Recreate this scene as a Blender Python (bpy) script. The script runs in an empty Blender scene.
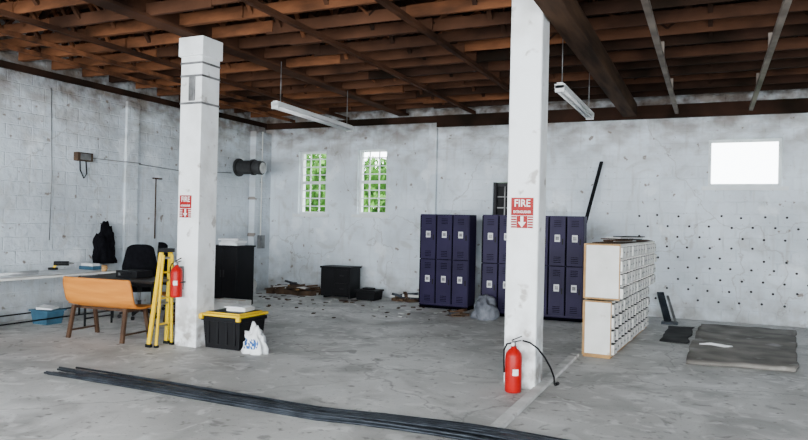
import bpy, bmesh, random, math
from mathutils import Vector, Matrix, Euler
random.seed(7)
COL=bpy.context.scene.collection

# ------------------------------------------------------------------ materials
def mat(name,c1,c2=None,scale=4,rough=.7,metal=0,bump=0,bscale=None,lo=.35,hi=.65,stretch=(1,1,1),detail=6,spots=None,spos=(.66,.72),sscale=9,base_dirt=None,spec=.18):
    m=bpy.data.materials.new(name); m.use_nodes=True; nt=m.node_tree; N=nt.nodes; L=nt.links
    b=N["Principled BSDF"]; b.inputs["Roughness"].default_value=rough; b.inputs["Metallic"].default_value=metal
    b.inputs["Specular IOR Level"].default_value=spec
    c2=c2 or tuple(x*.8 for x in c1)
    tc=N.new("ShaderNodeTexCoord"); mp=N.new("ShaderNodeMapping"); mp.inputs["Scale"].default_value=stretch
    L.new(tc.outputs["Object"],mp.inputs[0])
    n=N.new("ShaderNodeTexNoise"); n.inputs["Scale"].default_value=scale; n.inputs["Detail"].default_value=detail
    L.new(mp.outputs[0],n.inputs["Vector"])
    r=N.new("ShaderNodeValToRGB"); r.color_ramp.elements[0].position=lo; r.color_ramp.elements[1].position=hi
    r.color_ramp.elements[0].color=(*c2,1); r.color_ramp.elements[1].color=(*c1,1)
    L.new(n.outputs["Fac"],r.inputs[0]); col=r.outputs[0]
    if spots:
        n3=N.new("ShaderNodeTexNoise"); n3.inputs["Scale"].default_value=sscale; n3.inputs["Detail"].default_value=9; L.new(mp.outputs[0],n3.inputs["Vector"])
        r3=N.new("ShaderNodeValToRGB"); r3.color_ramp.elements[0].position=spos[0]; r3.color_ramp.elements[1].position=spos[1]; r3.color_ramp.elements[1].color=(.8,.8,.8,1)
        L.new(n3.outputs["Fac"],r3.inputs[0])
        x=N.new("ShaderNodeMix"); x.data_type='RGBA'; L.new(r3.outputs[0],x.inputs[0]); L.new(col,x.inputs[6]); x.inputs[7].default_value=(*spots,1); col=x.outputs[2]
    if base_dirt:
        g=N.new("ShaderNodeNewGeometry"); sp=N.new("ShaderNodeSeparateXYZ"); L.new(g.outputs["Position"],sp.inputs[0])
        mr=N.new("ShaderNodeMapRange"); mr.inputs[1].default_value=.9; mr.inputs[2].default_value=0; L.new(sp.outputs[2],mr.inputs[0])
        n4=N.new("ShaderNodeTexNoise"); n4.inputs["Scale"].default_value=7; n4.inputs["Detail"].default_value=9; L.new(mp.outputs[0],n4.inputs["Vector"])
        r4=N.new("ShaderNodeValToRGB"); r4.color_ramp.elements[0].position=.42; r4.color_ramp.elements[1].position=.62; L.new(n4.outputs["Fac"],r4.inputs[0])
        mu=N.new("ShaderNodeMath"); mu.operation='MULTIPLY'; L.new(mr.outputs[0],mu.inputs[0]); L.new(r4.outputs[0],mu.inputs[1])
        x=N.new("ShaderNodeMix"); x.data_type='RGBA'; L.new(mu.outputs[0],x.inputs[0]); L.new(col,x.inputs[6]); x.inputs[7].default_value=(*base_dirt,1); col=x.outputs[2]
    L.new(col,b.inputs["Base Color"])
    if bump:
        n2=N.new("ShaderNodeTexNoise"); n2.inputs["Scale"].default_value=bscale or scale*4; n2.inputs["Detail"].default_value=5
        L.new(mp.outputs[0],n2.inputs["Vector"])
        bp=N.new("ShaderNodeBump"); bp.inputs["Strength"].default_value=bump; bp.inputs["Distance"].default_value=.02
        L.new(n2.outputs["Fac"],bp.inputs["Height"]); L.new(bp.outputs[0],b.inputs["Normal"])
    return m

def wall_mat(name,axis,base=(.72,.79,.85)):
    m=bpy.data.materials.new(name); m.use_nodes=True; nt=m.node_tree; N=nt.nodes; L=nt.links
    b=N["Principled BSDF"]; b.inputs["Roughness"].default_value=.85; b.inputs["Specular IOR Level"].default_value=.2
    g=N.new("ShaderNodeNewGeometry"); sep=N.new("ShaderNodeSeparateXYZ"); L.new(g.outputs["Position"],sep.inputs[0])
    cmb=N.new("ShaderNodeCombineXYZ"); L.new(sep.outputs[axis],cmb.inputs[0]); L.new(sep.outputs[2],cmb.inputs[1])
    def noise(s,d=6,st=None,dist=0):
        v=cmb.outputs[0]
        if st: mp=N.new("ShaderNodeMapping"); mp.inputs["Scale"].default_value=st; L.new(v,mp.inputs[0]); v=mp.outputs[0]
        n=N.new("ShaderNodeTexNoise"); n.inputs["Scale"].default_value=s; n.inputs["Detail"].default_value=d; n.inputs["Distortion"].default_value=dist; L.new(v,n.inputs["Vector"]); return n.outputs["Fac"]
    def ramp(f,p0,p1,c0=(0,0,0,1),c1=(1,1,1,1)):
        r=N.new("ShaderNodeValToRGB"); r.color_ramp.elements[0].position=p0; r.color_ramp.elements[1].position=p1
        r.color_ramp.elements[0].color=c0; r.color_ramp.elements[1].color=c1; L.new(f,r.inputs[0]); return r.outputs[0]
    def mix(f,a,bb):
        x=N.new("ShaderNodeMix"); x.data_type='RGBA'; L.new(f,x.inputs[0])
        for i,v in ((6,a),(7,bb)):
            if isinstance(v,tuple): x.inputs[i].default_value=(*v,1)
            else: L.new(v,x.inputs[i])
        return x.outputs[2]
    dk=tuple(x*.74 for x in base)
    c=mix(ramp(noise(.9,10,dist=.4),.34,.62),dk,base)
    c=mix(ramp(noise(2.3,12,dist=.8),.56,.68,(0,0,0,1),(.6,.6,.6,1)),c,(.45,.46,.46))
    c=mix(ramp(noise(3,8,(3.5,.35,1)),.57,.75,(0,0,0,1),(.45,.45,.45,1)),c,(.38,.36,.33))
    c=mix(ramp(noise(1.6,5),.60,.66,(0,0,0,1),(.45,.45,.45,1)),c,(.88,.92,.95))
    c=mix(ramp(noise(6,12),.655,.695,(0,0,0,1),(.85,.85,.85,1)),c,(.20,.155,.12))
    c=mix(ramp(noise(22,6),.69,.74,(0,0,0,1),(.7,.7,.7,1)),c,(.20,.17,.14))
    def band(z0,z1,n,col):
        nonlocal c
        hz=N.new("ShaderNodeMapRange"); hz.inputs[1].default_value=z0; hz.inputs[2].default_value=z1; L.new(sep.outputs[2],hz.inputs[0])
        mu=N.new("ShaderNodeMath"); mu.operation='MULTIPLY'; L.new(hz.outputs[0],mu.inputs[0]); L.new(n,mu.inputs[1]); c=mix(mu.outputs[0],c,col)
    band(2.6,3.7,ramp(noise(2.2,10,(1,1.8,1)),.38,.62,(0,0,0,1),(.85,.85,.85,1)),(.22,.175,.14))
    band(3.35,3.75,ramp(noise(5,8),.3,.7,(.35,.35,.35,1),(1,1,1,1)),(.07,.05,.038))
    band(.8,0,ramp(noise(3,10),.36,.64,(0,0,0,1),(.85,.85,.85,1)),(.28,.26,.24))
    nd=N.new("ShaderNodeTexNoise"); nd.inputs["Scale"].default_value=1.5; nd.inputs["Detail"].default_value=8; L.new(cmb.outputs[0],nd.inputs["Vector"])
    vm=N.new("ShaderNodeVectorMath"); vm.operation='ADD'; L.new(cmb.outputs[0],vm.inputs[0]); L.new(nd.outputs["Color"],vm.inputs[1])
    vo=N.new("ShaderNodeTexVoronoi"); vo.feature='DISTANCE_TO_EDGE'; vo.inputs["Scale"].default_value=.28; L.new(vm.outputs[0],vo.inputs["Vector"])
    c=mix(ramp(vo.outputs["Distance"],0,.0035,(.55,.55,.55,1),(0,0,0,1)),c,(.30,.28,.26))
    L.new(c,b.inputs["Base Color"])
    br=N.new("ShaderNodeTexBrick"); br.inputs["Scale"].default_value=1; br.inputs["Brick Width"].default_value=.42; br.inputs["Row Height"].default_value=.21
    br.inputs["Mortar Size"].default_value=.010; br.inputs["Mortar Smooth"].default_value=.9; L.new(cmb.outputs[0],br.inputs["Vector"])
    inv=N.new("ShaderNodeMath"); inv.operation='MULTIPLY_ADD'; L.new(br.outputs["Fac"],inv.inputs[0]); inv.inputs[1].default_value=-.18
    L.new(noise(7,10),inv.inputs[2])
    bp=N.new("ShaderNodeBump"); bp.inputs["Strength"].default_value=.7; bp.inputs["Distance"].default_value=.045
    L.new(inv.outputs[0],bp.inputs["Height"]); L.new(bp.outputs[0],b.inputs["Normal"])
    return m

def floor_mat():
    m=bpy.data.materials.new("worn_concrete"); m.use_nodes=True; nt=m.node_tree; N=nt.nodes; L=nt.links
    b=N["Principled BSDF"]; b.inputs["Specular IOR Level"].default_value=.35
    g=N.new("ShaderNodeNewGeometry"); P=g.outputs["Position"]
    def noise(s,d=8,dist=0):
        n=N.new("ShaderNodeTexNoise"); n.inputs["Scale"].default_value=s; n.inputs["Detail"].default_value=d; n.inputs["Distortion"].default_value=dist
        L.new(P,n.inputs["Vector"]); return n.outputs["Fac"]
    def ramp(f,p0,p1,c0=(0,0,0,1),c1=(1,1,1,1)):
        r=N.new("ShaderNodeValToRGB"); r.color_ramp.elements[0].position=p0; r.color_ramp.elements[1].position=p1
        r.color_ramp.elements[0].color=c0; r.color_ramp.elements[1].color=c1; L.new(f,r.inputs[0]); return r.outputs[0]
    def mix(f,a,bb):
        x=N.new("ShaderNodeMix"); x.data_type='RGBA'; L.new(f,x.inputs[0])
        for i,v in ((6,a),(7,bb)):
            if isinstance(v,tuple): x.inputs[i].default_value=(*v,1)
            else: L.new(v,x.inputs[i])
        return x.outputs[2]
    c=mix(ramp(noise(.5,9),.38,.60),(.40,.39,.37),(.62,.61,.59))
    c=mix(ramp(noise(1.3,11,.8),.48,.66,(0,0,0,1),(.8,.8,.8,1)),c,(.28,.27,.255))
    c=mix(ramp(noise(3.2,10,1.5),.55,.66,(0,0,0,1),(.55,.55,.55,1)),c,(.78,.77,.75))
    c=mix(ramp(noise(2.0,12,2.5),.62,.70,(0,0,0,1),(.7,.7,.7,1)),c,(.17,.16,.15))
    c=mix(ramp(noise(9,8),.62,.69,(0,0,0,1),(.75,.75,.75,1)),c,(.16,.15,.135))
    c=mix(ramp(noise(40,4),.63,.71,(0,0,0,1),(.7,.7,.7,1)),c,(.18,.17,.155))
    nd=N.new("ShaderNodeTexNoise"); nd.inputs["Scale"].default_value=1.2; nd.inputs["Detail"].default_value=6; L.new(P,nd.inputs["Vector"])
    vm=N.new("ShaderNodeVectorMath"); vm.operation='ADD'; L.new(P,vm.inputs[0]); L.new(nd.outputs["Color"],vm.inputs[1])
    vo=N.new("ShaderNodeTexVoronoi"); vo.feature='DISTANCE_TO_EDGE'; vo.inputs["Scale"].default_value=.22; L.new(vm.outputs[0],vo.inputs["Vector"])
    c=mix(ramp(vo.outputs["Distance"],.0,.003,(.6,.6,.6,1),(0,0,0,1)),c,(.18,.17,.16))
    L.new(c,b.inputs["Base Color"])
    L.new(ramp(noise(1.5),.3,.7,(.45,.45,.45,1),(.8,.8,.8,1)),b.inputs["Roughness"])
    bp=N.new("ShaderNodeBump"); bp.inputs["Strength"].default_value=.25; bp.inputs["Distance"].default_value=.01
    L.new(noise(12,8),bp.inputs["Height"]); L.new(bp.outputs[0],b.inputs["Normal"])
    return m

M={}
M['wallX']=wall_mat("whitewashed_block_back",0)
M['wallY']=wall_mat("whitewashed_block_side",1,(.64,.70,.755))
M['floor']=floor_mat()
M['col']=mat("column_white_paint",(.80,.82,.83),(.64,.64,.63),2.2,.7,bump=.4,bscale=14,lo=.32,hi=.55,spots=(.34,.31,.28),spos=(.62,.68),sscale=5,detail=9,base_dirt=(.26,.235,.21))
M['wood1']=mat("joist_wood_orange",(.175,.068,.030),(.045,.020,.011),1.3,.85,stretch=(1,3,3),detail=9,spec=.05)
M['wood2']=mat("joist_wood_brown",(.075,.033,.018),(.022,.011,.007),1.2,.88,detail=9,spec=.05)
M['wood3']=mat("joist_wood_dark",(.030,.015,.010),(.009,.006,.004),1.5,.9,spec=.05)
M['deck']=mat("roof_deck_dark",(.022,.012,.008),(.006,.004,.003),1.0,.9,stretch=(1,6,1),spec=.05)
M['beam']=mat("beam_wood",(.075,.042,.026),(.022,.013,.009),2,.85,stretch=(4,.4,4),detail=9,spec=.05)
M['grey_strip']=mat("grey_painted_batten",(.20,.165,.14),(.07,.055,.045),2,.7)
M['steel']=mat("dark_steel",(.040,.047,.058),(.014,.017,.022),8,.45,.5)
M['galv']=mat("galvanised_steel",(.26,.26,.26),(.13,.13,.13),6,.5,.6)
M['navy']=mat("locker_enamel",(.020,.014,.048),(.013,.009,.033),2,.5,spec=.15)
M['navyd']=mat("locker_shadow_gap",(.002,.002,.004),None,3,.9,spec=0)
M['plate']=mat("white_plate",(.7,.7,.7),None,3,.5)
M['white']=mat("white_laminate",(.80,.79,.76),(.68,.67,.63),3,.5,spots=(.5,.44,.36),spos=(.64,.72),sscale=5)
M['whiteframe']=mat("window_frame_paint",(.74,.77,.78),(.62,.65,.66),5,.6)
M['cubin']=mat("cubby_interior",(.07,.07,.07),(.05,.05,.05),3,.8)
M['oak']=mat("oak_edge",(.45,.26,.10),(.30,.17,.07),6,.6)
M['orange']=mat("molded_orange_ply",(.60,.225,.035),(.44,.14,.02),2.5,.5,stretch=(.4,4,4))
M['leg']=mat("rusty_brown_leg",(.08,.042,.024),(.045,.024,.014),6,.5)
M['black']=mat("black_plastic",(.006,.006,.007),(.004,.004,.005),4,.55)
M['blackf']=mat("black_fabric",(.006,.006,.008),(.003,.003,.004),20,.95,spec=.05)
M['blackm']=mat("black_metal",(.005,.005,.006),(.003,.003,.004),5,.55)
M['yellow']=mat("yellow_plastic",(.80,.54,.0),(.68,.43,.0),4,.5)
M['red']=mat("extinguisher_red",(.40,.004,.004),(.30,.003,.003),3,.35)
M['signred']=mat("sign_red",(.30,.005,.007),None,3,.5)
M['signwhite']=mat("sign_white",(.8,.8,.78),None,3,.5)
M['paper']=mat("paper_white",(.78,.80,.82),(.66,.67,.68),4,.8)
M['blue']=mat("blue_plastic",(.03,.12,.34),(.02,.08,.26),4,.5)
M['bluegrey']=mat("blue_bin",(.05,.13,.20),(.03,.08,.12),4,.6)
M['desk']=mat("dark_desktop",(.05,.04,.035),(.025,.02,.018),4,.45)
M['brown']=mat("scrap_wood",(.11,.068,.042),(.038,.025,.017),4,.9)
M['mat']=mat("worn_sheet",(.27,.25,.225),(.12,.11,.098),2.2,.85,bump=.3,spots=(.46,.45,.43),spos=(.6,.74),sscale=3)
M['mat2']=mat("dark_rubber_mat",(.045,.045,.045),(.018,.018,.018),3,.9)
M['curb']=mat("curb_concrete",(.76,.75,.73),(.48,.47,.45),4,.8,bump=.3,spots=(.25,.24,.22),spos=(.58,.66),sscale=4)
M['leaf']=mat("leaves",(.085,.23,.03),(.025,.095,.013),2,.7)
M['bark']=mat("bark",(.08,.05,.03),None,4,.9)
M['grass']=mat("grass",(.10,.18,.05),(.06,.12,.03),2,.9)
M['dot']=mat("rusty_anchor",(.03,.028,.032),(.02,.016,.014),8,.7)
M['tarp']=mat("grey_tarp",(.20,.21,.24),(.07,.075,.09),5,.6)
M['lamp']=mat("fixture_white",(.72,.73,.73),(.6,.6,.6),4,.4)
M['tube']=mat("fluorescent_tube",(.85,.86,.86),None,4,.25)
M['motor']=mat("motor_dark",(.05,.05,.052),(.018,.018,.018),5,.6,.3)
M['carton']=mat("white_carton",(.66,.66,.64),(.55,.55,.53),4,.8)
M['doorm']=mat("dark_door",(.03,.03,.033),(.016,.016,.018),4,.6)

# ------------------------------------------------------------------ builder
class B:
    def __init__(s,name): s.n=name; s.bm=bmesh.new(); s.ms=[]
    def mi(s,m):
        if m not in s.ms: s.ms.append(m)
        return s.ms.index(m)
    def box(s,a,b,m,rot=None,piv=None,taper=1):
        c=[(a[i]+b[i])/2 for i in range(3)]; h=[abs(b[i]-a[i])/2 for i in range(3)]
        vs=[]
        R=Euler(rot).to_matrix() if rot else None
        pv=Vector(piv) if piv else Vector(c)
        for x in(-1,1):
            for y in(-1,1):
                for z in(-1,1):
                    k=taper if z<0 else 1
                    v=Vector((c[0]+x*h[0]*k,c[1]+y*h[1]*k,c[2]+z*h[2]))
                    if R: v=R@(v-pv)+pv
                    vs.append(s.bm.verts.new(v))
        i=s.mi(m)
        for f in((0,1,3,2),(4,6,7,5),(0,4,5,1),(2,3,7,6),(0,2,6,4),(1,5,7,3)):
            fc=s.bm.faces.new([vs[k] for k in f]); fc.material_index=i
        return s
    def bar(s,p,q,w,h,m,up=(0,0,1)):
        p=Vector(p);q=Vector(q);d=(q-p).normalized(); u=Vector(up)
        if abs(d.dot(u))>.98: u=Vector((0,1,0))
        sd=d.cross(u).normalized(); u2=sd.cross(d)
        vs=[]
        for e in(p,q):
            for x,y in((-1,-1),(1,-1),(1,1),(-1,1)): vs.append(s.bm.verts.new(e+sd*x*w/2+u2*y*h/2))
        i=s.mi(m)
        for f in((3,2,1,0),(4,5,6,7),(0,1,5,4),(1,2,6,5),(2,3,7,6),(3,0,4,7)):
            fc=s.bm.faces.new([vs[k] for k in f]); fc.material_index=i
        return s
    def tube(s,pts,r,m,seg=8,smooth=True):
        pts=[Vector(p) for p in pts]; rs=r if isinstance(r,(list,tuple)) else [r]*len(pts)
        rings=[];i=s.mi(m); ref=None
        for k,p in enumerate(pts):
            d=((pts[min(k+1,len(pts)-1)]-pts[max(k-1,0)])).normalized()
            if ref is None: ref=Vector((0,0,1)) if abs(d.z)<.9 else Vector((1,0,0))
            a=d.cross(ref).normalized(); b=a.cross(d).normalized(); ref=b
            rings.append([s.bm.verts.new(p+(a*math.cos(t)+b*math.sin(t))*rs[k]) for t in [2*math.pi*j/seg for j in range(seg)]])
        for k in range(len(rings)-1):
            for j in range(seg):
                f=s.bm.faces.new((rings[k][j],rings[k+1][j],rings[k+1][(j+1)%seg],rings[k][(j+1)%seg])); f.material_index=i; f.smooth=smooth
        for rg in(rings[0][::-1],rings[-1]):
            try: f=s.bm.faces.new(rg[::-1]); f.material_index=i
            except: pass
        return s
    def lathe(s,c,prof,m,seg=20):
        c=Vector(c); rings=[]; i=s.mi(m)
        for r,z in prof: rings.append([s.bm.verts.new(c+Vector((r*math.cos(2*math.pi*j/seg),r*math.sin(2*math.pi*j/seg),z))) for j in range(seg)])
        for k in range(len(rings)-1):
            for j in range(seg):
                f=s.bm.faces.new((rings[k][j],rings[k][(j+1)%seg],rings[k+1][(j+1)%seg],rings[k+1][j])); f.material_index=i; f.smooth=True
        f=s.bm.faces.new(rings[0][::-1]); f.material_index=i
        f=s.bm.faces.new(rings[-1]); f.material_index=i
        return s
    def grid(s,fn,nu,nv,m,th=0):
        i=s.mi(m); vs=[[s.bm.verts.new(fn(a/nu,b/nv)) for b in range(nv+1)] for a in range(nu+1)]
        for a in range(nu):
            for b in range(nv):
                f=s.bm.faces.new((vs[a][b],vs[a+1][b],vs[a+1][b+1],vs[a][b+1])); f.material_index=i; f.smooth=True
        return s
    def done(s,loc=(0,0,0),rz=0,bevel=0,solid=0,sub=0,parent=None):
        me=bpy.data.meshes.new(s.n); bmesh.ops.recalc_face_normals(s.bm,faces=s.bm.faces[:]); s.bm.to_mesh(me); s.bm.free()
        for m in s.ms: me.materials.append(M[m])
        o=bpy.data.objects.new(s.n,me); COL.objects.link(o); o.location=loc; o.rotation_euler=(0,0,rz)
        if solid: d=o.modifiers.new("solid","SOLIDIFY"); d.thickness=solid; d.offset=0
        if sub: d=o.modifiers.new("sub","SUBSURF"); d.levels=sub; d.render_levels=sub
        if bevel:
            d=o.modifiers.new("bevel","BEVEL"); d.width=bevel; d.segments=2; d.limit_method='ANGLE'; d.angle_limit=math.radians(40)
        if parent: o.parent=parent
        return o

XL,YB,XR,YF=-9.5,13.15,7.0,-4.0
# ------------------------------------------------------------------ shell
b=B("floor"); b.box((XL-.3,YF,-.2),(XR+.3,YB+.3,0),'floor'); b.done()
def wall_with_holes(name,x0,x1,z0,z1,y0,y1,holes,m):
    xs=sorted({x0,x1,*[h[0] for h in holes],*[h[1] for h in holes]}); zs=sorted({z0,z1,*[h[2] for h in holes],*[h[3] for h in holes]})
    b=B(name)
    for i in range(len(xs)-1):
        for k in range(len(zs)-1):
            cx=(xs[i]+xs[i+1])/2; cz=(zs[k]+zs[k+1])/2
            if any(h[0]<cx<h[1] and h[2]<cz<h[3] for h in holes): continue
            b.box((xs[i],y0,zs[k]),(xs[i+1],y1,zs[k+1]),m)
    bmesh.ops.remove_doubles(b.bm,verts=b.bm.verts[:],dist=1e-5)
    return b.done()
W1=(-8.58,-7.86,1.76,3.18); W2=(-7.06,-6.36,1.77,3.19); W3=(-.05,1.10,2.37,3.20); D1=(-3.98,-3.15,0,2.46)
wall_with_holes("wall_back",XL-.3,XR+.3,0,4.8,YB,YB+.3,[W1,W2,W3,D1],'wallX')
b=B("wall_left"); b.box((XL-.3,YF,0),(XL,YB,4.8),'wallY'); b.done()
b=B("wall_right"); b.box((XR,YF,0),(XR+.3,YB,4.8),'wallY'); b.done()
b=B("trim_pilaster"); b.box((-5.36,YB-.10,0),(-5.18,YB,3.58),'wallX'); b.done(bevel=.01)
b=B("trim_corner_pier"); b.box((XL,12.55,0),(XL+.16,YB,3.6),'wallY'); b.done(bevel=.01)
b=B("trim_left_pier")
for y in (4.2,8.95): b.box((XL,y,0),(XL+.05,y+.3,3.65),'wallY')
b.done(bevel=.01)
b=B("trim_ledger"); b.box((XL,YF,3.74),(XL+.05,YB,3.84),'wood3'); b.box((XL,YB-.05,3.70),(-5.2,YB,3.84),'wood3'); b.box((-5.2,YB-.07,3.60),(XR,YB,3.84),'wood3'); b.done()

# ceiling
b=B("ceiling")
b.box((XL-.3,YF,4.72),(XR+.3,YB+.3,4.85),'deck'); b.done()
b=B("roof_trusses")
y=YF+.3; k=0
while y<YB-.1:
    for (xa,xb) in ((XL+.02,-7.4),(-7.4,-5.0),(-5.0,-3.1),(-3.1,-1.4),(-1.4,3.0),(3.0,XR)):
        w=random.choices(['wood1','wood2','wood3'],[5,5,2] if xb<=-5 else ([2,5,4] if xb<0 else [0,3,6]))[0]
        dz=random.uniform(-.02,.02); dy=random.uniform(-.03,.03)
        b.box((xa-.05,y-.022+dy,3.90+dz),(xb+.05,y+.022-dy*.2,4.04+dz),w)
        b.box((xa,y-.022,4.56),(xb,y+.022,4.71),random.choice(['wood2','wood3','wood3']))
    x=XL+.1; fl=k%2
    while x<XR-.8:
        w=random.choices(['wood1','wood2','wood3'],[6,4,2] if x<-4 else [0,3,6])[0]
        xn=x+.7+random.uniform(-.08,.08)
        b.bar((x,y+.035,3.98 if fl else 4.6),(xn,y+.035,4.6 if fl else 3.98),.025,.085,w,up=(0,1,0))
        if random.random()<.35: b.box((x-.02,y+.02,3.92),(x+.05,y+.06,4.66),w)
        fl=1-fl; x=xn
    k+=1; y+=.56
b.done()
b=B("ceiling_bridging")
for x in (-8.7,-7.3,-4.4,-3.1,-8.05):
    b.box((x-.02,YF+.2,3.83),(x+.05,YB-.08,3.885),'wood1' if x<-7.5 else 'wood2')
for x in (-9.1,-8.4,-7.7,-7.0,-6.4,-4.9,-3.9,-2.4,-.1,1.6,3.2,5):
    y=YF+.32
    while y<YB-.7:
        w=random.choice(['wood1','wood2']) if x<-4.5 else random.choice(['wood2','wood3','wood3'])
        if random.random()<.85:
            b.bar((x,y,3.96),(x,y+.53,4.62),.04,.05,w,up=(1,0,0))
        if random.random()<.85: b.bar((x+.06,y+.53,3.96),(x+.06,y,4.62),.04,.05,w,up=(1,0,0))
        y+=.56
r=random.Random(21)
for _ in range(40):
    x=r.uniform(-9,-2); y=r.uniform(3,12.3); a=r.uniform(-.9,.9); L=r.uniform(.5,.8)
    b.bar((x-L*math.cos(a),y-L*math.sin(a)*.8,4.10),(x+L*math.cos(a),y+L*math.sin(a)*.8,4.12+r.uniform(0,.3)),.07,.022,r.choice(['wood1','wood2']))
b.done()
b=B("ceiling_beam"); b.box((-6.06,YF+.1,3.86),(-5.82,YB-.08,3.90),'wood2'); b.box((-6.0,YF+.1,3.90),(-5.88,YB-.1,4.12),'wood2'); b.done(bevel=.008)
b=B("ceiling_beam"); b.box((-1.50,YF+.1,3.64),(-1.26,YB-.08,3.88),'beam'); b.done(bevel=.01)
for x in (-.58,.60):
    b=B("ceiling_batten"); b.box((x-.03,YF+.1,3.66),(x+.03,YB-.10,3.72),'grey_strip')
    y=0
    while y<YB: b.box((x-.02,y,3.72),(x+.02,y+.04,3.92),'grey_strip'); y+=2.24
    b.done()

# columns
b=B("column"); b.box((-6.10,6.62,0),(-5.765,6.955,3.86),'col')
b.box((-6.125,6.595,3.62),(-5.74,6.98,3.86),'col')
for z in (3.02,3.36,3.52): b.box((-6.108,6.612,z),(-5.757,6.963,z+.03),'galv')
b.box((-5.96,6.60,3.06),(-5.86,6.62,3.36),'galv')
b.done(bevel=.018)
b=B("column"); b.box((-1.84,6.56,0),(-1.52,6.88,3.90),'col'); b.done(bevel=.02)

b=B("floor_curb"); b.box((-1.54,2.2,0),(-1.44,8.55,.04),'curb'); b.done(bevel=.01)

# ------------------------------------------------------------------ windows / door
def window(name,h,nx,nz,sill=True,meet=True):
    x0,x1,z0,z1=h; b=B(name); y=YB+.10
    fw=.05
    b.box((x0,y,z0),(x0+fw,y+.08,z1),'whiteframe'); b.box((x1-fw,y,z0),(x1,y+.08,z1),'whiteframe')
    b.box((x0+fw,y,z0),(x1-fw,y+.08,z0+fw),'whiteframe'); b.box((x0+fw,y,z1-fw),(x1-fw,y+.08,z1),'whiteframe')
    if meet: b.box((x0+fw,y-.01,(z0+z1)/2-.03),(x1-fw,y+.06,(z0+z1)/2+.03),'whiteframe')
    for i in range(1,nx): x=x0+(x1-x0)*i/nx; b.box((x-.011,y+.02,z0+fw),(x+.011,y+.045,z1-fw),'whiteframe')
    for i in range(1,nz): z=z0+(z1-z0)*i/nz; b.box((x0+fw,y+.022,z-.011),(x1-fw,y+.043,z+.011),'whiteframe')
    b.box((x0-.10,YB-.07,z0-.07),(x1+.10,YB-.001,z0-.005),'whiteframe')
    return b.done()
window("window_1",W1,3,8); window("window_2",W2,3,8)
window("window_3",W3,1,1,meet=False)
b=B("door_1")
x0,x1=D1[0]+.01,D1[1]-.01
b.box((x0,YB+.1,.01),(x1,YB+.15,1.75),'doorm'); b.box((x0,YB+.1,2.38),(x1,YB+.15,2.45),'doorm')
b.box((x0,YB+.13,1.75),(x1,YB+.15,2.38),'black')
for i in range(5): x=x0+.03+i*.18; b.box((x-.012,YB+.09,1.75),(x+.012,YB+.12,2.38),'galv')
for z in (1.95,2.17): b.box((x0,YB+.095,z-.01),(x1,YB+.115,z+.01),'galv')
b.box((x0,YB+.02,0),(x0+.05,YB+.09,2.45),'doorm'); b.box((x1-.05,YB+.02,0),(x1,YB+.09,2.45),'doorm')
b.done()

# outside
b=B("ground_outside"); b.box((-60,YB+.3,-.3),(60,80,-.05),'grass'); b.done()
for (tx,ty,tz,rx,rz_,n) in ((-11.3,18,2.4,1.7,1.7,5200),(-9.1,18.3,2.1,1.3,1.45,3600),(-14.4,21.5,2.6,2.6,2.2,4200),(-12.0,22,1.8,2.2,1.9,3000)):
    b=B("tree"); b.tube([(tx,ty,-.1),(tx+.1,ty,1),(tx,ty,tz)],[.16,.12,.07],'bark')
    i=b.mi('leaf')
    for _ in range(n):
        while True:
            p=Vector((random.uniform(-1,1),random.uniform(-1,1),random.uniform(-1,1)))
            if p.length<1: break
        c=Vector((tx+p.x*rx,ty+p.y*rx,max(.1,tz+p.z*rz_))); R=Euler((random.uniform(0,6),random.uniform(0,6),random.uniform(0,6))).to_matrix(); s=random.uniform(.07,.14)
        vs=[b.bm.verts.new(c+R@Vector(q)*s) for q in((-1,0,0),(0,-.5,0),(1,0,0),(0,.5,0))]
        b.bm.faces.new(vs).material_index=i
    b.done()

# ------------------------------------------------------------------ lockers
def lockers(nd,w,loc,rz,H=1.78,D=.42):
    b=B("locker_bank"); W=nd*w
    b.box((0,.015,.0),(W,D,.08),'navyd')
    b.box((0,.02,.06),(W,D,H),'navy')
    b.box((0,.0,.06),(W,.02,.085),'navy'); b.box((0,0,H-.02),(W,.02,H),'navy')
    for i in range(nd):
        for t in range(2):
            z0=.095+t*.84; z1=z0+.825; x0=i*w+.014; x1=(i+1)*w-.014
            b.box((x0,-.004,z0),(x1,.018,z1),'navy')
            b.box((i*w-.012,.004,z0),(i*w+.012,.021,z1),'navyd')
            b.box((x0,.010,z1),(x1,.021,z1+.015),'navyd')
            cx=(x0+x1)/2
            for k in range(4):
                b.box((cx-.06,-.012,z1-.07-k*.03),(cx+.06,-.003,z1-.062-k*.03),'navyd')
                b.box((cx-.06,-.012,z0+.05+k*.03),(cx+.06,-.003,z0+.058+k*.03),'navyd')
            b.box((cx-.045,-.010,z1-.42),(cx+.045,-.003,z1-.30),'plate')
            b.box((cx-.03,-.012,z1-.39),(cx+.03,-.009,z1-.33),'galv')
            b.box((x1-.055,-.014,z0+.36),(x1-.03,-.003,z0+.46),'blackm')
    return b.done(loc=loc,rz=rz,bevel=.003)
lockers(3,.325,(-5.04,11.98,0),0)
lockers(6,.29,(-3.66,11.52,0),math.radians(3))

b=B("leaning_plank"); b.bar((-2.42,12.35,.02),(-1.87,13.08,2.83),.07,.03,'blackm'); b.done(bevel=.004)

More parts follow.
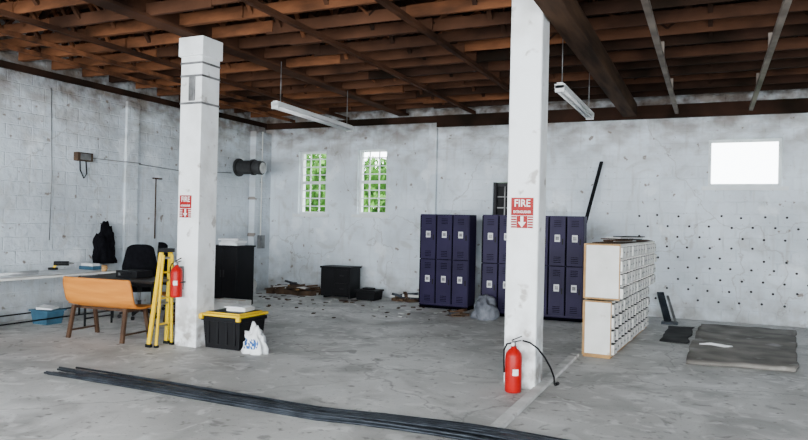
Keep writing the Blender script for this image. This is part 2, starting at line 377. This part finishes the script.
def heap(name,loc,sx,sy,sz,m,seed,extra=None):
    bm=bmesh.new(); bmesh.ops.create_icosphere(bm,subdivisions=4,radius=1)
    from mathutils import noise
    for v in bm.verts:
        n=noise.noise(v.co*2.2+Vector((seed,0,0)))*.45+noise.noise(v.co*6+Vector((0,seed,0)))*.18
        v.co*=1+n
        v.co.x*=sx; v.co.y*=sy; v.co.z=max(0,(v.co.z+.25))*sz
    for f in bm.faces: f.smooth=True
    me=bpy.data.meshes.new(name); bm.to_mesh(me); bm.free(); me.materials.append(M[m])
    o=bpy.data.objects.new(name,me); COL.objects.link(o); o.location=loc; return o
heap("crumpled_tarp",(-3.47,11.12,0),.21,.2,.30,'tarp',3)
def scrap(name,cx,cy,rx,ry,n,h,seed,ms=('brown','brown','beam','brown','steel','oak','carton')):
    r=random.Random(seed); b=B(name)
    for _ in range(n):
        x=cx+r.uniform(-rx,rx); y=cy+r.uniform(-ry,ry); a=r.uniform(-.6,.6)+(1.57 if r.random()<.2 else 0); L=r.uniform(.12,.42); t=r.uniform(.015,.05); z=t/2+r.uniform(0,1)*h*(1-abs(x-cx)/rx*.6)
        b.box((x-L/2,y-.035,z),(x+L/2,y+.035,z+t),r.choice(ms),rot=(0,r.uniform(-.25,.25),a))
    for _ in range(n):
        x=cx+r.uniform(-rx,rx); y=cy+r.uniform(-ry,ry); b.box((x-.1,y-.08,0),(x+.1,y+.08,h*.5),'brown',rot=(0,0,r.uniform(0,3)))
    return b.done()
scrap("scrap_wood_pile",-8.28,12.62,.5,.24,60,.2,1)
scrap("scrap_wood_pile",-5.62,12.78,.26,.12,24,.12,2)
scrap("scrap_wood_pile",-3.98,11.2,.10,.08,5,.04,5)
# small litter chips across the back floor, one object
b=B("floor_litter"); r=random.Random(31)
for _ in range(90):
    x=r.uniform(-9.2,-4.2); y=12.2-abs(r.gauss(0,1.1)); s=r.uniform(.015,.06)
    if -7.9<x<-7.0 and y<10.0: continue
    b.box((x-s,y-s*.5,0),(x+s,y+s*.5,r.uniform(.006,.02)),r.choice(['brown','brown','carton','beam']),rot=(0,0,r.uniform(0,3)))
b.done()

b=B("black_cabinet"); b.box((-7.45,12.35,.04),(-6.75,12.8,.64),'blackm'); b.box((-7.47,12.33,.62),(-6.73,12.82,.66),'black'); b.box((-7.42,12.34,.06),(-7.12,12.35,.6),'black'); b.box((-7.09,12.325,.08),(-6.78,12.35,.32),'black'); b.box((-7.09,12.325,.34),(-6.78,12.35,.6),'black')
for z in (.2,.47): b.box((-6.98,12.315,z),(-6.88,12.325,z+.015),'motor')
for x in(-7.4,-6.82): b.box((x,12.38,0),(x+.05,12.76,.05),'black')
b.done(bevel=.006)
b=B("black_storage_box"); b.box((-6.62,12.35,0),(-6.18,12.75,.18),'black',taper=.92); b.box((-6.64,12.33,.17),(-6.16,12.77,.21),'black'); b.box((-6.5,12.42,.21),(-6.28,12.6,.25),'blackm'); b.done(bevel=.01)

b=B("tall_black_cabinet"); b.box((-8.35,9.9,.03),(-7.72,10.4,1.10),'blackm'); b.box((-8.37,9.88,1.09),(-7.70,10.42,1.12),'black'); b.box((-8.35,9.92,0),(-7.72,10.38,.03),'black')
b.box((-8.33,9.885,.05),(-8.04,9.90,1.08),'black'); b.box((-8.03,9.885,.05),(-7.74,9.90,1.08),'black')
b.box((-8.08,9.87,.55),(-8.06,9.885,.68),'motor'); b.box((-8.01,9.87,.55),(-7.99,9.885,.68),'motor')
b.done(bevel=.006)
b=B("paper_stack")
for k,(dx,a,t) in enumerate(((0,.1,.05),(.04,-.2,.04),(-.03,.3,.03))): b.box((-8.2+dx,9.98,1.121+k*.045),(-7.82+dx,10.26,1.121+k*.045+t),'paper',rot=(0,0,a))
b.done(bevel=.003)
b=B("paint_jug"); b.lathe((-9.12,12.2,0),[(.10,0),(.11,.02),(.11,.24),(.08,.30),(.035,.33),(.035,.36)],'carton'); b.tube([(-9.03,12.2,.1),(-8.98,12.2,.14),(-8.98,12.2,.22),(-9.03,12.2,.26)],.012,'carton'); b.done()
b=B("paint_jug"); b.lathe((-8.98,11.85,0),[(.06,0),(.07,.02),(.07,.17),(.05,.2),(.03,.22),(.03,.24)],'white'); b.tube([(-8.92,11.85,.08),(-8.87,11.85,.12),(-8.92,11.85,.17)],.01,'white'); b.done()

b=B("cardboard_carton"); b.box((-7.62,9.1,0),(-7.05,9.45,.24),'carton'); b.box((-7.62,9.0,.235),(-7.05,9.1,.245),'carton',rot=(.5,0,0)); b.box((-7.62,9.26,.24),(-7.05,9.29,.245),'oak'); b.done(bevel=.004)

# ------------------------------------------------------------------ cubby / small-drawer unit
b=B("cubby_shelf"); Lg=3.1
def cub(x0,x1,z0,z1,rows,cols):
    t=.016
    b.box((x0,0,z0),(x1,t,z1),'white'); b.box((x0,Lg-t,z0),(x1,Lg,z1),'white'); b.box((x0,0,z0),(x0+t,Lg,z1),'white')
    for r in range(rows+1): z=z0+(z1-z0-t)*r/rows; b.box((x0+t,t,z),(x1,Lg-t,z+t),'white')
    for c in range(1,cols): y=Lg*c/cols; b.box((x0+t,y-t/2,z0),(x1-.002,y+t/2,z1),'white')
    b.box((x0+t,t,z0),(x1-.10,Lg-t,z1),'cubin')
    dz=(z1-z0-t)/rows; dy=Lg/cols
    for r in range(rows):
        for c in range(cols):
            ya=c*dy+.02; yb=(c+1)*dy-.02; za=z0+t+r*dz+.006; zb=z0+(r+1)*dz-.004
            pr=.022 if (r*7+c*3)%5 else .035
            b.box((x1-.12,ya,za),(x1+pr,yb,zb-.02),'white')
            b.box((x1-.1,ya+.01,zb-.022),(x1+pr-.012,yb-.01,zb-.018),'cubin')
            b.box((x1+pr,(ya+yb)/2-.025,(za+zb)/2-.02),(x1+pr+.008,(ya+yb)/2+.025,(za+zb)/2),'galv')
    b.box((x0-.006,-.006,z0),(x0+.022,0,z1),'oak'); b.box((x0+.022,-.006,z0),(x1,0,z0+.02),'oak'); b.box((x0+.022,-.006,z1-.02),(x1,0,z1),'oak')
    b.box((x1-.012,-.006,z0+.02),(x1,0,z1-.02),'oak')
cub(0,.34,.03,.70,4,13)
cub(0,.43,.72,1.40,4,13)
b.box((.0,.02,0),(.33,Lg-.02,.03),'oak')
b.done(loc=(-1.41,8.6,0),rz=math.radians(-3.2))
b=B("board_pile"); r=random.Random(4)
b.box((.05,.2,1.402),(.42,2.9,1.412),'brown')
for k in range(14):
    y=r.uniform(.45,2.3); L=r.uniform(.4,.9); z=1.413+.014*(k%5)
    x=r.uniform(.04,.2)
    b.box((x,y-L/2+.2,z),(x+r.uniform(.08,.28),y+L/2+.2,z+.013),r.choice(['brown','beam','carton','mat2','brown']),rot=(0,0,r.uniform(-.25,.25)))
b.done(loc=(-1.41,8.6,0),rz=math.radians(-3.2))

b=B("metal_rack_part"); b.bar((-.62,12.35,.03),(-.78,12.80,.48),.12,.03,'steel'); b.bar((-.50,12.4,.02),(-.66,12.85,.42),.04,.03,'galv'); b.box((-.72,12.2,0),(-.46,12.4,.04),'steel'); b.done(bevel=.004)

def sheet(name,pts,m,seed,amp=.02,th=.012):
    from mathutils import noise
    P=[Vector((*p,0)) for p in pts]
    def fn(u,v):
        p=P[0].lerp(P[1],u).lerp(P[3].lerp(P[2],u),v)
        e=min(u,1-u,v,1-v)
        q=p+Vector((noise.noise(p*3+Vector((seed,0,0))),noise.noise(p*3+Vector((0,seed,5))),0))*.04*(1 if e<.05 else 0)
        z=th/2+.002+abs(noise.noise(p*1.7+Vector((0,seed,0))))*amp+(max(0,.12-e)*.2*max(0,noise.noise(p*2.3+Vector((seed,3,0)))))
        return Vector((q.x,q.y,z))
    b=B(name); b.grid(fn,24,24,m); return b.done(solid=th)
sheet("floor_sheet",[(-.24,8.75),(.93,8.9),(1.28,12.4),(-.12,12.3)],'mat',1,.03,.035)
sheet("rubber_mat",[(-.62,10.3),(-.26,10.25),(-.20,12.0),(-.58,12.0)],'mat2',2,.02)
sheet("floor_sheet",[(1.26,9.7),(2.6,9.9),(2.6,12.6),(1.5,12.5)],'mat',3,.03,.035)
b=B("scrap_strip"); b.tube([(-.1,10.0,.065),(.05,10.05,.07),(.2,9.95,.07),(.3,10.02,.065)],[.008,.02,.018,.008],'plate'); b.done()

# rods
b=B("steel_rod_bundle"); r=random.Random(11)
for k in range(22):
    y0=4.84+r.uniform(-.10,.13); y1=4.78+r.uniform(-.22,.16); x0=-6.0+r.uniform(-.10,.6); x1=x0+5.7+r.uniform(-.2,.3)
    z=.013+ (k%3)*.016 ; pts=[]
    for i in range(17):
        t=i/16; xx=x0+(x1-x0)*t; lift=max(0,1-abs(xx+1.5)/1.3); pts.append((xx, y0+(y1-y0)*t+.03*math.sin(t*5+k), z+.045*lift**.6))
    b.tube(pts,.011,'steel',6)
b.done()

# ------------------------------------------------------------------ fixtures
def fixture(x0,y0,x1,y1,z):
    b=B("fluorescent_light")
    b.bar((x0,y0,z+.03),(x1,y1,z+.03),.12,.05,'lamp'); b.bar((x0,y0,z+.062),(x1,y1,z+.062),.07,.02,'lamp')
    d=Vector((x1-x0,y1-y0,0)).normalized(); n=Vector((-d.y,d.x,0))*.035
    for s in(-1,1):
        b.tube([Vector((x0,y0,z-.018))+n*s+d*.03,Vector((x1,y1,z-.018))+n*s-d*.03],.018,'tube')
    for t in (0,.98): 
        p=Vector((x0,y0,z)).lerp(Vector((x1,y1,z)),t); b.bar(p,p+d*.04,.11,.08,'lamp')
    for t in (.06,.94):
        p=Vector((x0,y0,z)).lerp(Vector((x1,y1,z)),t); b.tube([p+Vector((0,0,.07)),p+Vector((0,0,3.88-z))],.006,'galv',5)
    b.done()
fixture(-5.66,8.02,-5.80,10.5,3.22)
fixture(-1.66,8.1,-1.66,10.35,3.24)

b=B("exhaust_blower")
b.tube([(-9.5,12.15,2.74),(-9.46,12.15,2.74)],.20,'motor',24,False)
b.tube([(-9.46,12.15,2.74),(-9.1,12.15,2.74)],.15,'motor',24,True); b.tube([(-9.12,12.15,2.74),(-9.06,12.15,2.74)],.175,'motor',24)
b.tube([(-9.06,12.15,2.74),(-8.86,12.15,2.72)],.15,'motor',20); b.tube([(-8.86,12.15,2.72),(-8.84,12.15,2.72)],.12,'galv',16); b.done(bevel=.004)
b=B("junction_box"); b.box((-9.5,7.9,2.50),(-9.4,8.2,2.64),'brown'); b.box((-9.4,7.95,2.52),(-9.39,8.15,2.62),'galv'); b.tube([(-9.47,8.12,2.5),(-9.46,8.13,2.3),(-9.44,8.06,2.22),(-9.46,8.0,2.35),(-9.47,8.0,2.5)],.012,'black'); b.done(bevel=.005)
b=B("electrical_conduit")
b.tube([(-9.485,8.22,2.57),(-9.485,8.93,2.57),(-9.43,8.94,2.57),(-9.43,9.26,2.57),(-9.485,9.27,2.56),(-9.485,10.4,2.52),(-9.485,11.9,2.6)],.009,'galv'); b.tube([(-9.48,9.7,2.33),(-9.48,9.7,1.2)],.012,'brown'); b.tube([(-9.475,5.35,3.7),(-9.475,5.35,.8)],.02,'galv'); b.tube([(-9.48,9.62,2.33),(-9.48,9.85,2.33)],.015,'brown')
b.tube([(-9.49,7.45,3.6),(-9.49,7.5,2.2),(-9.49,7.48,1.2)],.006,'galv')
b.done()
b=B("outlet_box"); b.box((-9.34,12.68,.95),(-9.26,12.86,1.25),'galv'); b.tube([(-9.32,12.77,1.25),(-9.32,12.77,3.6)],.014,'carton'); b.done(bevel=.004)

b=B("wall_anchor_bolts"); r=random.Random(8)
row=0; z=.35
while z<1.95:
    x=-1.2+(.17 if row%2 else 0)
    while x<4.6:
        if r.random()<.93:
            xx=x+r.uniform(-.02,.02); zz=z+r.uniform(-.02,.02); b.tube([(xx,YB+.01,zz),(xx,YB-.02,zz)],.022,'dot',6)
        x+=.34
    z+=.185; row+=1
b.done()

# ------------------------------------------------------------------ signs
def text(s,size,loc,m,parent,name="lettering",rot=(math.radians(90),0,0),sx=1):
    c=bpy.data.curves.new(name,"FONT"); c.body=s; c.size=size; c.align_x='CENTER'; c.align_y='CENTER'; c.extrude=.0008; c.offset=size*.012
    c.materials.append(M[m]); o=bpy.data.objects.new(name,c); COL.objects.link(o); o.rotation_euler=rot; o.location=loc; o.scale=(sx,1,1); o.parent=parent; return o
def sign(x0,x1,z0,z1,y):
    w=x1-x0; h=z1-z0; cx=(x0+x1)/2
    b=B("fire_extinguisher_sign"); b.box((x0,y-.006,z0),(x1,y,z1),'signwhite'); b.box((x0+.006,y-.008,z0+h*.42),(x1-.006,y-.006,z1-.006),'signred')
    for k in range(5):
        zz=z0+.008+k*h*.08
        b.box((x0+.008,y-.008,zz),(x0+w*.26,y-.006,zz+h*.052),'signred'); b.box((x1-w*.26,y-.008,zz),(x1-.008,y-.006,zz+h*.052),'signred')
    b.box((x0+w*.27,y-.0085,z0+.006),(x1-w*.27,y-.006,z0+h*.41),'signred')
    b.box((cx-w*.06,y-.0105,z0+h*.2),(cx+w*.06,y-.008,z0+h*.39),'signwhite')
    i=b.mi('signwhite'); b.bm.faces.new([b.bm.verts.new(v) for v in ((cx-w*.17,y-.0105,z0+h*.21),(cx,y-.0105,z0+h*.04),(cx+w*.17,y-.0105,z0+h*.21))]).material_index=i
    o=b.done()
    text("FIRE",h*.32,(cx,y-.0095,z0+h*.80),'signwhite',o,sx=w/(h*.32)*.38)
    text("EXTINGUISHER",h*.11,(cx,y-.0095,z0+h*.53),'signwhite',o,sx=w/(h*.11)*.108)
    return o
sign(-1.80,-1.565,1.57,1.88,6.56)
sign(-6.07,-5.87,1.60,1.89,6.62)

# ------------------------------------------------------------------ extinguishers
def extinguisher(loc,s=1,rz=0,bracket=False):
    b=B("fire_extinguisher")
    b.lathe((0,0,0),[(.070,0),(.078,.008),(.080,.03),(.080,.34),(.072,.375),(.05,.405),(.028,.42),(.026,.44)],'red',24)
    b.lathe((0,0,.44),[(.022,0),(.022,.04),(.015,.05)],'galv',12)
    b.bar((-.02,0,.475),(.07,0,.50),.022,.01,'blackm'); b.bar((-.02,0,.495),(.075,0,.54),.022,.01,'blackm')
    b.tube([(-.02,-.02,.47),(-.06,-.03,.46),(-.088,-.03,.40),(-.090,-.02,.3),(-.088,-.01,.18)],.009,'black')
    b.tube([(0,-.02,.46),(0,-.04,.46)],.016,'signwhite',10)
    i=b.mi('signwhite')
    vs=[]
    for z in(.17,.23): vs.append([b.bm.verts.new((.0815*math.cos(a),.0815*math.sin(a),z)) for a in [math.radians(-60+q) for q in range(-20,21,10)]])
    for k in range(4): b.bm.faces.new((vs[0][k],vs[0][k+1],vs[1][k+1],vs[1][k])).material_index=i
    if bracket: b.box((-.03,.075,.1),(.03,.11,.42),'galv'); b.box((-.082,-.01,.2),(.082,.09,.215),'blackm')
    o=b.done(loc=loc,rz=rz); o.scale=(s,s,s); return o
extinguisher((-1.70,6.42,0),1.0)
extinguisher((-6.00,6.52,.62),.9,bracket=True)
b=B("black_hose")
pts=[(-1.615,6.42,.50),(-1.54,6.40,.49),(-1.47,6.42,.44),(-1.41,6.47,.35),(-1.37,6.55,.24),(-1.35,6.62,.14),(-1.36,6.7,.06),(-1.37,6.78,.03)]
b.tube(pts,.009,'black',8); b.tube([(-1.37,6.78,.03),(-1.37,6.9,.02)],[.012,.02],'black',8); b.done()

# ------------------------------------------------------------------ ladder, tote, bag
b=B("step_ladder")
for s,y0,y1 in ((-1,6.36,6.43),(1,6.66,6.58)):
    b.bar((-6.27,y0,.02),(-6.165,y1,1.18),.03,.05,'yellow',up=(1,0,0))
    b.bar((-6.17,y0-.02*s,.02),(-6.135,y1,1.14),.022,.03,'yellow',up=(1,0,0))
    b.box((-6.31,y0-.02,0),(-6.23,y0+.02,.04),'black'); b.box((-6.19,y0-.02-.02*s,0),(-6.14,y0+.02-.02*s,.03),'black')
for k in range(4):
    t=.2+k*.24; x=-6.27+.105*t; i=.07*t; b.box((x-.05,6.37+i,1.18*t),(x+.02,6.65-i,1.18*t+.025),'galv')
for k in range(3):
    t=.25+k*.28; x=-6.165+.03*t; i=.05*t+.02; b.bar((x,6.38+i,1.14*t),(x,6.64-i,1.14*t),.02,.02,'yellow')
b.box((-6.21,6.41,1.17),(-6.11,6.60,1.22),'black'); b.done(bevel=.003)

b=B("storage_tote")
b.box((-5.73,6.70,0),(-5.16,7.22,.40),'black',taper=.9)
b.box((-5.745,6.685,.34),(-5.145,7.235,.385),'black')
for x in (-5.64,-5.5,-5.36,-5.24): b.box((x-.012,6.695,.06),(x+.012,6.72,.35),'black')
b.box((-5.755,6.675,.40),(-5.135,7.245,.43),'yellow'); b.box((-5.70,6.73,.43),(-5.19,7.19,.445),'yellow')
b.box((-5.68,6.74,.44),(-5.21,7.18,.449),'black')
b.box((-5.755,6.65,.36),(-5.70,6.69,.42),'yellow'); b.box((-5.19,6.65,.36),(-5.135,6.69,.42),'yellow')
b.done(bevel=.012)
b=B("paper_box"); b.box((-5.50,6.86,.452),(-5.24,7.1,.50),'carton',rot=(0,0,.15)); b.box((-5.52,6.84,.50),(-5.26,7.08,.512),'paper',rot=(0,0,.1)); b.done(bevel=.003)
o=heap("plastic_sack",(-4.95,6.72,0),.15,.10,.25,'paper',9)
o.data.materials.append(M['blue'])
for p in o.data.polygons:
    c=p.center
    if c.y<-.02 and .07<c.z<.17 and abs(c.x)<.10 and (int(c.x*50+50)+int(c.z*60))%3!=0: p.material_index=1

# ------------------------------------------------------------------ seating / desks
def bench(W,loc,rz,hb=.80,mname="molded_bench"):
    b=B(mname)
    prof=[(-.10,hb),(-.085,hb-.1),(-.06,hb-.2),(-.03,hb-.30),(.02,.455),(.07,.425),(.16,.41),(.30,.415),(.40,.425),(.45,.41)]
    n=len(prof)-1
    def fn(u,v):
        i=min(int(v*n),n-1); t=v*n-i; p=Vector((0,*prof[i])).lerp(Vector((0,*prof[i+1])),t)
        k=1-.04*(1-min(1,v/.12))**2-.08*(max(0,v-.9)/.1)**2
        uu=u-.5
        return Vector((uu*W*k,p.y+ (.03*(abs(uu)*2)**3 if v<.45 else 0),p.z+(.02*(abs(uu)*2)**4 if v>.5 else 0)))
    b.grid(fn,24,27,'orange')
    o=b.done(solid=.022)
    f=B("frame")
    for s in(-1,1):
        x=s*(W/2-.14)
        f.bar((x+s*.02,-.07,.0),(x,.0,.43),.05,.035,'leg'); f.bar((x+s*.02,.42,.0),(x,.34,.41),.05,.035,'leg')
        f.bar((x,.0,.40),(x,.34,.40),.04,.03,'leg'); f.bar((x+s*.02,-.06,.10),(x+s*.02,.41,.10),.03,.02,'leg')
    f.bar((-W/2+.14,.1,.39),(W/2-.14,.1,.39),.03,.03,'leg')
    fo=f.done(parent=o)
    o.location=loc; o.rotation_euler=(0,0,rz); return o
bench(1.14,(-7.18,6.42,0),math.radians(3),.80)
bench(.55,(-7.30,8.35,0),math.radians(160),.84,"molded_chair")

def office_chair(loc,rz):
    b=B("office_chair")
    for k in range(5):
        a=2*math.pi*k/5; d=Vector((math.cos(a),math.sin(a),0))
        b.tube([Vector((0,0,.13)),d*.15+Vector((0,0,.11)),d*.29+Vector((0,0,.075))],[.03,.025,.016],'black')
        p=d*.29; q=Vector((-d.y,d.x,0))*.022; b.tube([p-q+Vector((0,0,.03)),p+q+Vector((0,0,.03))],.03,'black',12)
    b.tube([(0,0,.1),(0,0,.28)],.03,'black'); b.tube([(0,0,.28),(0,0,.44)],.018,'galv')
    b.box((-.24,-.23,.43),(.24,.23,.50),'blackf')
    n=10
    def back(u,v):
        e=abs(2*u-1)
        x=(u-.5)*(.52-.14*max(0,v-.5)*2-.10*max(0,.2-v)*3); z=.54+v*.64-.05*e**4*(1 if v>.9 else v*.6); y=.24+.05*math.sin(v*3)-.07*e**2*-1*-.6+.10*v
        return Vector((x,y,z))
    i=b.mi('blackf')
    F=[[None]*(n+1) for _ in range(n+1)]; G=[[None]*(n+1) for _ in range(n+1)]
    for a in range(n+1):
        for c in range(n+1):
            p=back(a/n,c/n); F[a][c]=b.bm.verts.new(p); G[a][c]=b.bm.verts.new(p+Vector((0,.045,0)))
    for a in range(n):
        for c in range(n):
            for T in(F,G): fc=b.bm.faces.new((T[a][c],T[a+1][c],T[a+1][c+1],T[a][c+1])); fc.material_index=i; fc.smooth=True
    for a in range(n):
        for (x,y) in (((a,0),(a+1,0)),((a,n),(a+1,n)),((0,a),(0,a+1)),((n,a),(n,a+1))):
            fc=b.bm.faces.new((F[x[0]][x[1]],F[y[0]][y[1]],G[y[0]][y[1]],G[x[0]][x[1]])); fc.material_index=i
    b.bar((0,.1,.44),(0,.33,.47),.07,.03,'black'); b.bar((0,.33,.46),(0,.37,.72),.07,.03,'black',up=(0,1,0))
    for s in(-1,1):
        b.tube([(s*.22,.02,.45),(s*.30,.02,.46),(s*.30,.02,.66)],.016,'black'); b.box((s*.30-.035,-.14,.66),(s*.30+.035,.14,.69),'black')
    return b.done(loc=loc,rz=rz,bevel=.012)
office_chair((-8.25,8.15,0),math.radians(225))
office_chair((-8.35,9.2,0),math.radians(150))

def table(name,x0,x1,y0,y1,z,top,leg):
    b=B(name); b.box((x0,y0,z-.03),(x1,y1,z),top)
    b.box((x0+.05,y0+.05,z-.08),(x1-.05,y0+.08,z-.03),leg); b.box((x0+.05,y1-.08,z-.08),(x1-.05,y1-.05,z-.03),leg)
    for x in(x0+.07,x1-.07):
        for y in(y0+.08,y1-.08): b.tube([(x,y,0),(x,y,z-.03)],.017,leg,8)
        b.tube([(x,y0+.08,.12),(x,y1-.08,.12)],.012,leg,8)
    return b.done(bevel=.006)
table("work_table",-9.38,-8.5,4.9,8.0,.74,'white','blackm')
table("desk",-8.25,-6.85,6.98,7.62,.73,'desk','blackm')
sheet_b=B("drawing_sheets")
for k,(x0,y0,x1,y1,a) in enumerate(((-9.3,5.4,-8.6,6.4,.1),(-9.25,6.3,-8.62,7.2,-.12),(-9.2,6.9,-8.6,7.7,.2),(-9.3,5.0,-8.9,5.6,.3))):
    sheet_b.box((x0,y0,.742+k*.004),(x1,y1,.745+k*.004),'paper',rot=(0,0,a))
sheet_b.tube([(-8.7,6.0,.777),(-8.85,6.8,.777)],.022,'paper',10)
sheet_b.done()
b=B("binder_stack"); b.box((-9.2,7.80,.742),(-8.9,7.97,.80),'bluegrey'); b.box((-9.18,7.82,.80),(-8.92,7.96,.84),'paper'); b.done(bevel=.004)
b=B("coffee_mug"); b.lathe((-8.62,7.78,.741),[(.035,0),(.04,.01),(.04,.095),(.036,.096)],'oak',16); b.tube([(-8.58,7.78,.77),(-8.555,7.78,.785),(-8.555,7.78,.81),(-8.58,7.78,.825)],.006,'oak',6); b.done()
b=B("power_drill"); b.tube([(-9.15,7.30,.86),(-9.0,7.45,.86)],.035,'blackm',12); b.tube([(-9.0,7.45,.86),(-8.95,7.5,.86)],[.02,.008],'galv',10); b.bar((-9.12,7.33,.85),(-9.16,7.29,.775),.04,.03,'yellow'); b.box((-9.20,7.24,.762),(-9.10,7.34,.80),'black'); b.done(bevel=.004)
b=B("tool_case"); b.box((-7.75,7.2,.732),(-7.35,7.5,.83),'black'); b.tube([(-7.65,7.2,.80),(-7.62,7.16,.80),(-7.48,7.16,.80),(-7.45,7.2,.80)],.01,'black'); b.box((-7.7,7.195,.76),(-7.66,7.2,.8),'galv'); b.done(bevel=.01)
b=B("blue_bin"); b.box((-9.05,6.85,0),(-8.7,7.15,.2),'bluegrey',taper=.85); b.box((-9.07,6.83,.19),(-8.68,7.17,.215),'bluegrey'); b.box((-9,6.9,.2),(-8.76,7.1,.25),'paper',rot=(.1,.1,.4)); b.done(bevel=.008)
b=B("paper_bucket"); b.lathe((-8.95,6.15,0),[(.10,0),(.13,.26),(.14,.27),(.135,.28)],'carton'); b.tube([(-9.08,6.15,.25),(-8.95,6.13,.16),(-8.82,6.15,.25)],.005,'galv',5); b.done()
b=B("cardboard_box"); b.box((-9.1,5.3,0),(-8.7,5.75,.3),'oak'); b.box((-9.1,5.2,.295),(-8.7,5.3,.305),'oak',rot=(.4,0,0)); b.box((-9.1,5.5,.3),(-8.7,5.55,.304),'carton'); b.done(bevel=.004)

o=heap("hanging_backpack",(-9.38,8.46,.78),.12,.21,.50,'blackf',5)
o.location.z=.80
b=B("strap"); b.tube([(-9.40,8.40,1.30),(-9.44,8.44,1.44),(-9.46,8.47,1.47),(-9.44,8.5,1.44),(-9.40,8.54,1.30)],.015,'blackf'); b.tube([(-9.5,8.47,1.47),(-9.42,8.47,1.48)],.012,'galv')
s=b.done(); s.parent=o; s.matrix_parent_inverse=Matrix.Translation(-o.location)

# ------------------------------------------------------------------ light
w=bpy.data.worlds.new("sky"); bpy.context.scene.world=w; w.use_nodes=True
bg=w.node_tree.nodes["Background"]; bg.inputs[0].default_value=(.90,.96,1,1); bg.inputs[1].default_value=12.0
def area(name,loc,rot,sx,sy,e,col=(1,1,1)):
    l=bpy.data.lights.new(name,'AREA'); l.shape='RECTANGLE'; l.size=sx; l.size_y=sy; l.energy=e; l.color=col
    o=bpy.data.objects.new(name,l); COL.objects.link(o); o.location=loc; o.rotation_euler=rot
area("daylight_open_door",(0,YF-.3,2.0),(math.radians(90),0,0),14,3.6,1500,(.93,.97,1))

# ------------------------------------------------------------------ camera
up=Vector((15.4,680,-3)).normalized(); Y=Vector((306,-10,-680)); Y=(Y-up*Y.dot(up)).normalized(); X=Y.cross(up)
cd=bpy.data.cameras.new("camera"); cd.sensor_width=36; cd.lens=36*680/808; cd.clip_end=300
co=bpy.data.objects.new("camera",cd); COL.objects.link(co)
Rm=Matrix((X,Y,up)).to_4x4(); Rm.translation=Vector((0,0,1.6)); co.matrix_world=Rm
bpy.context.scene.camera=co
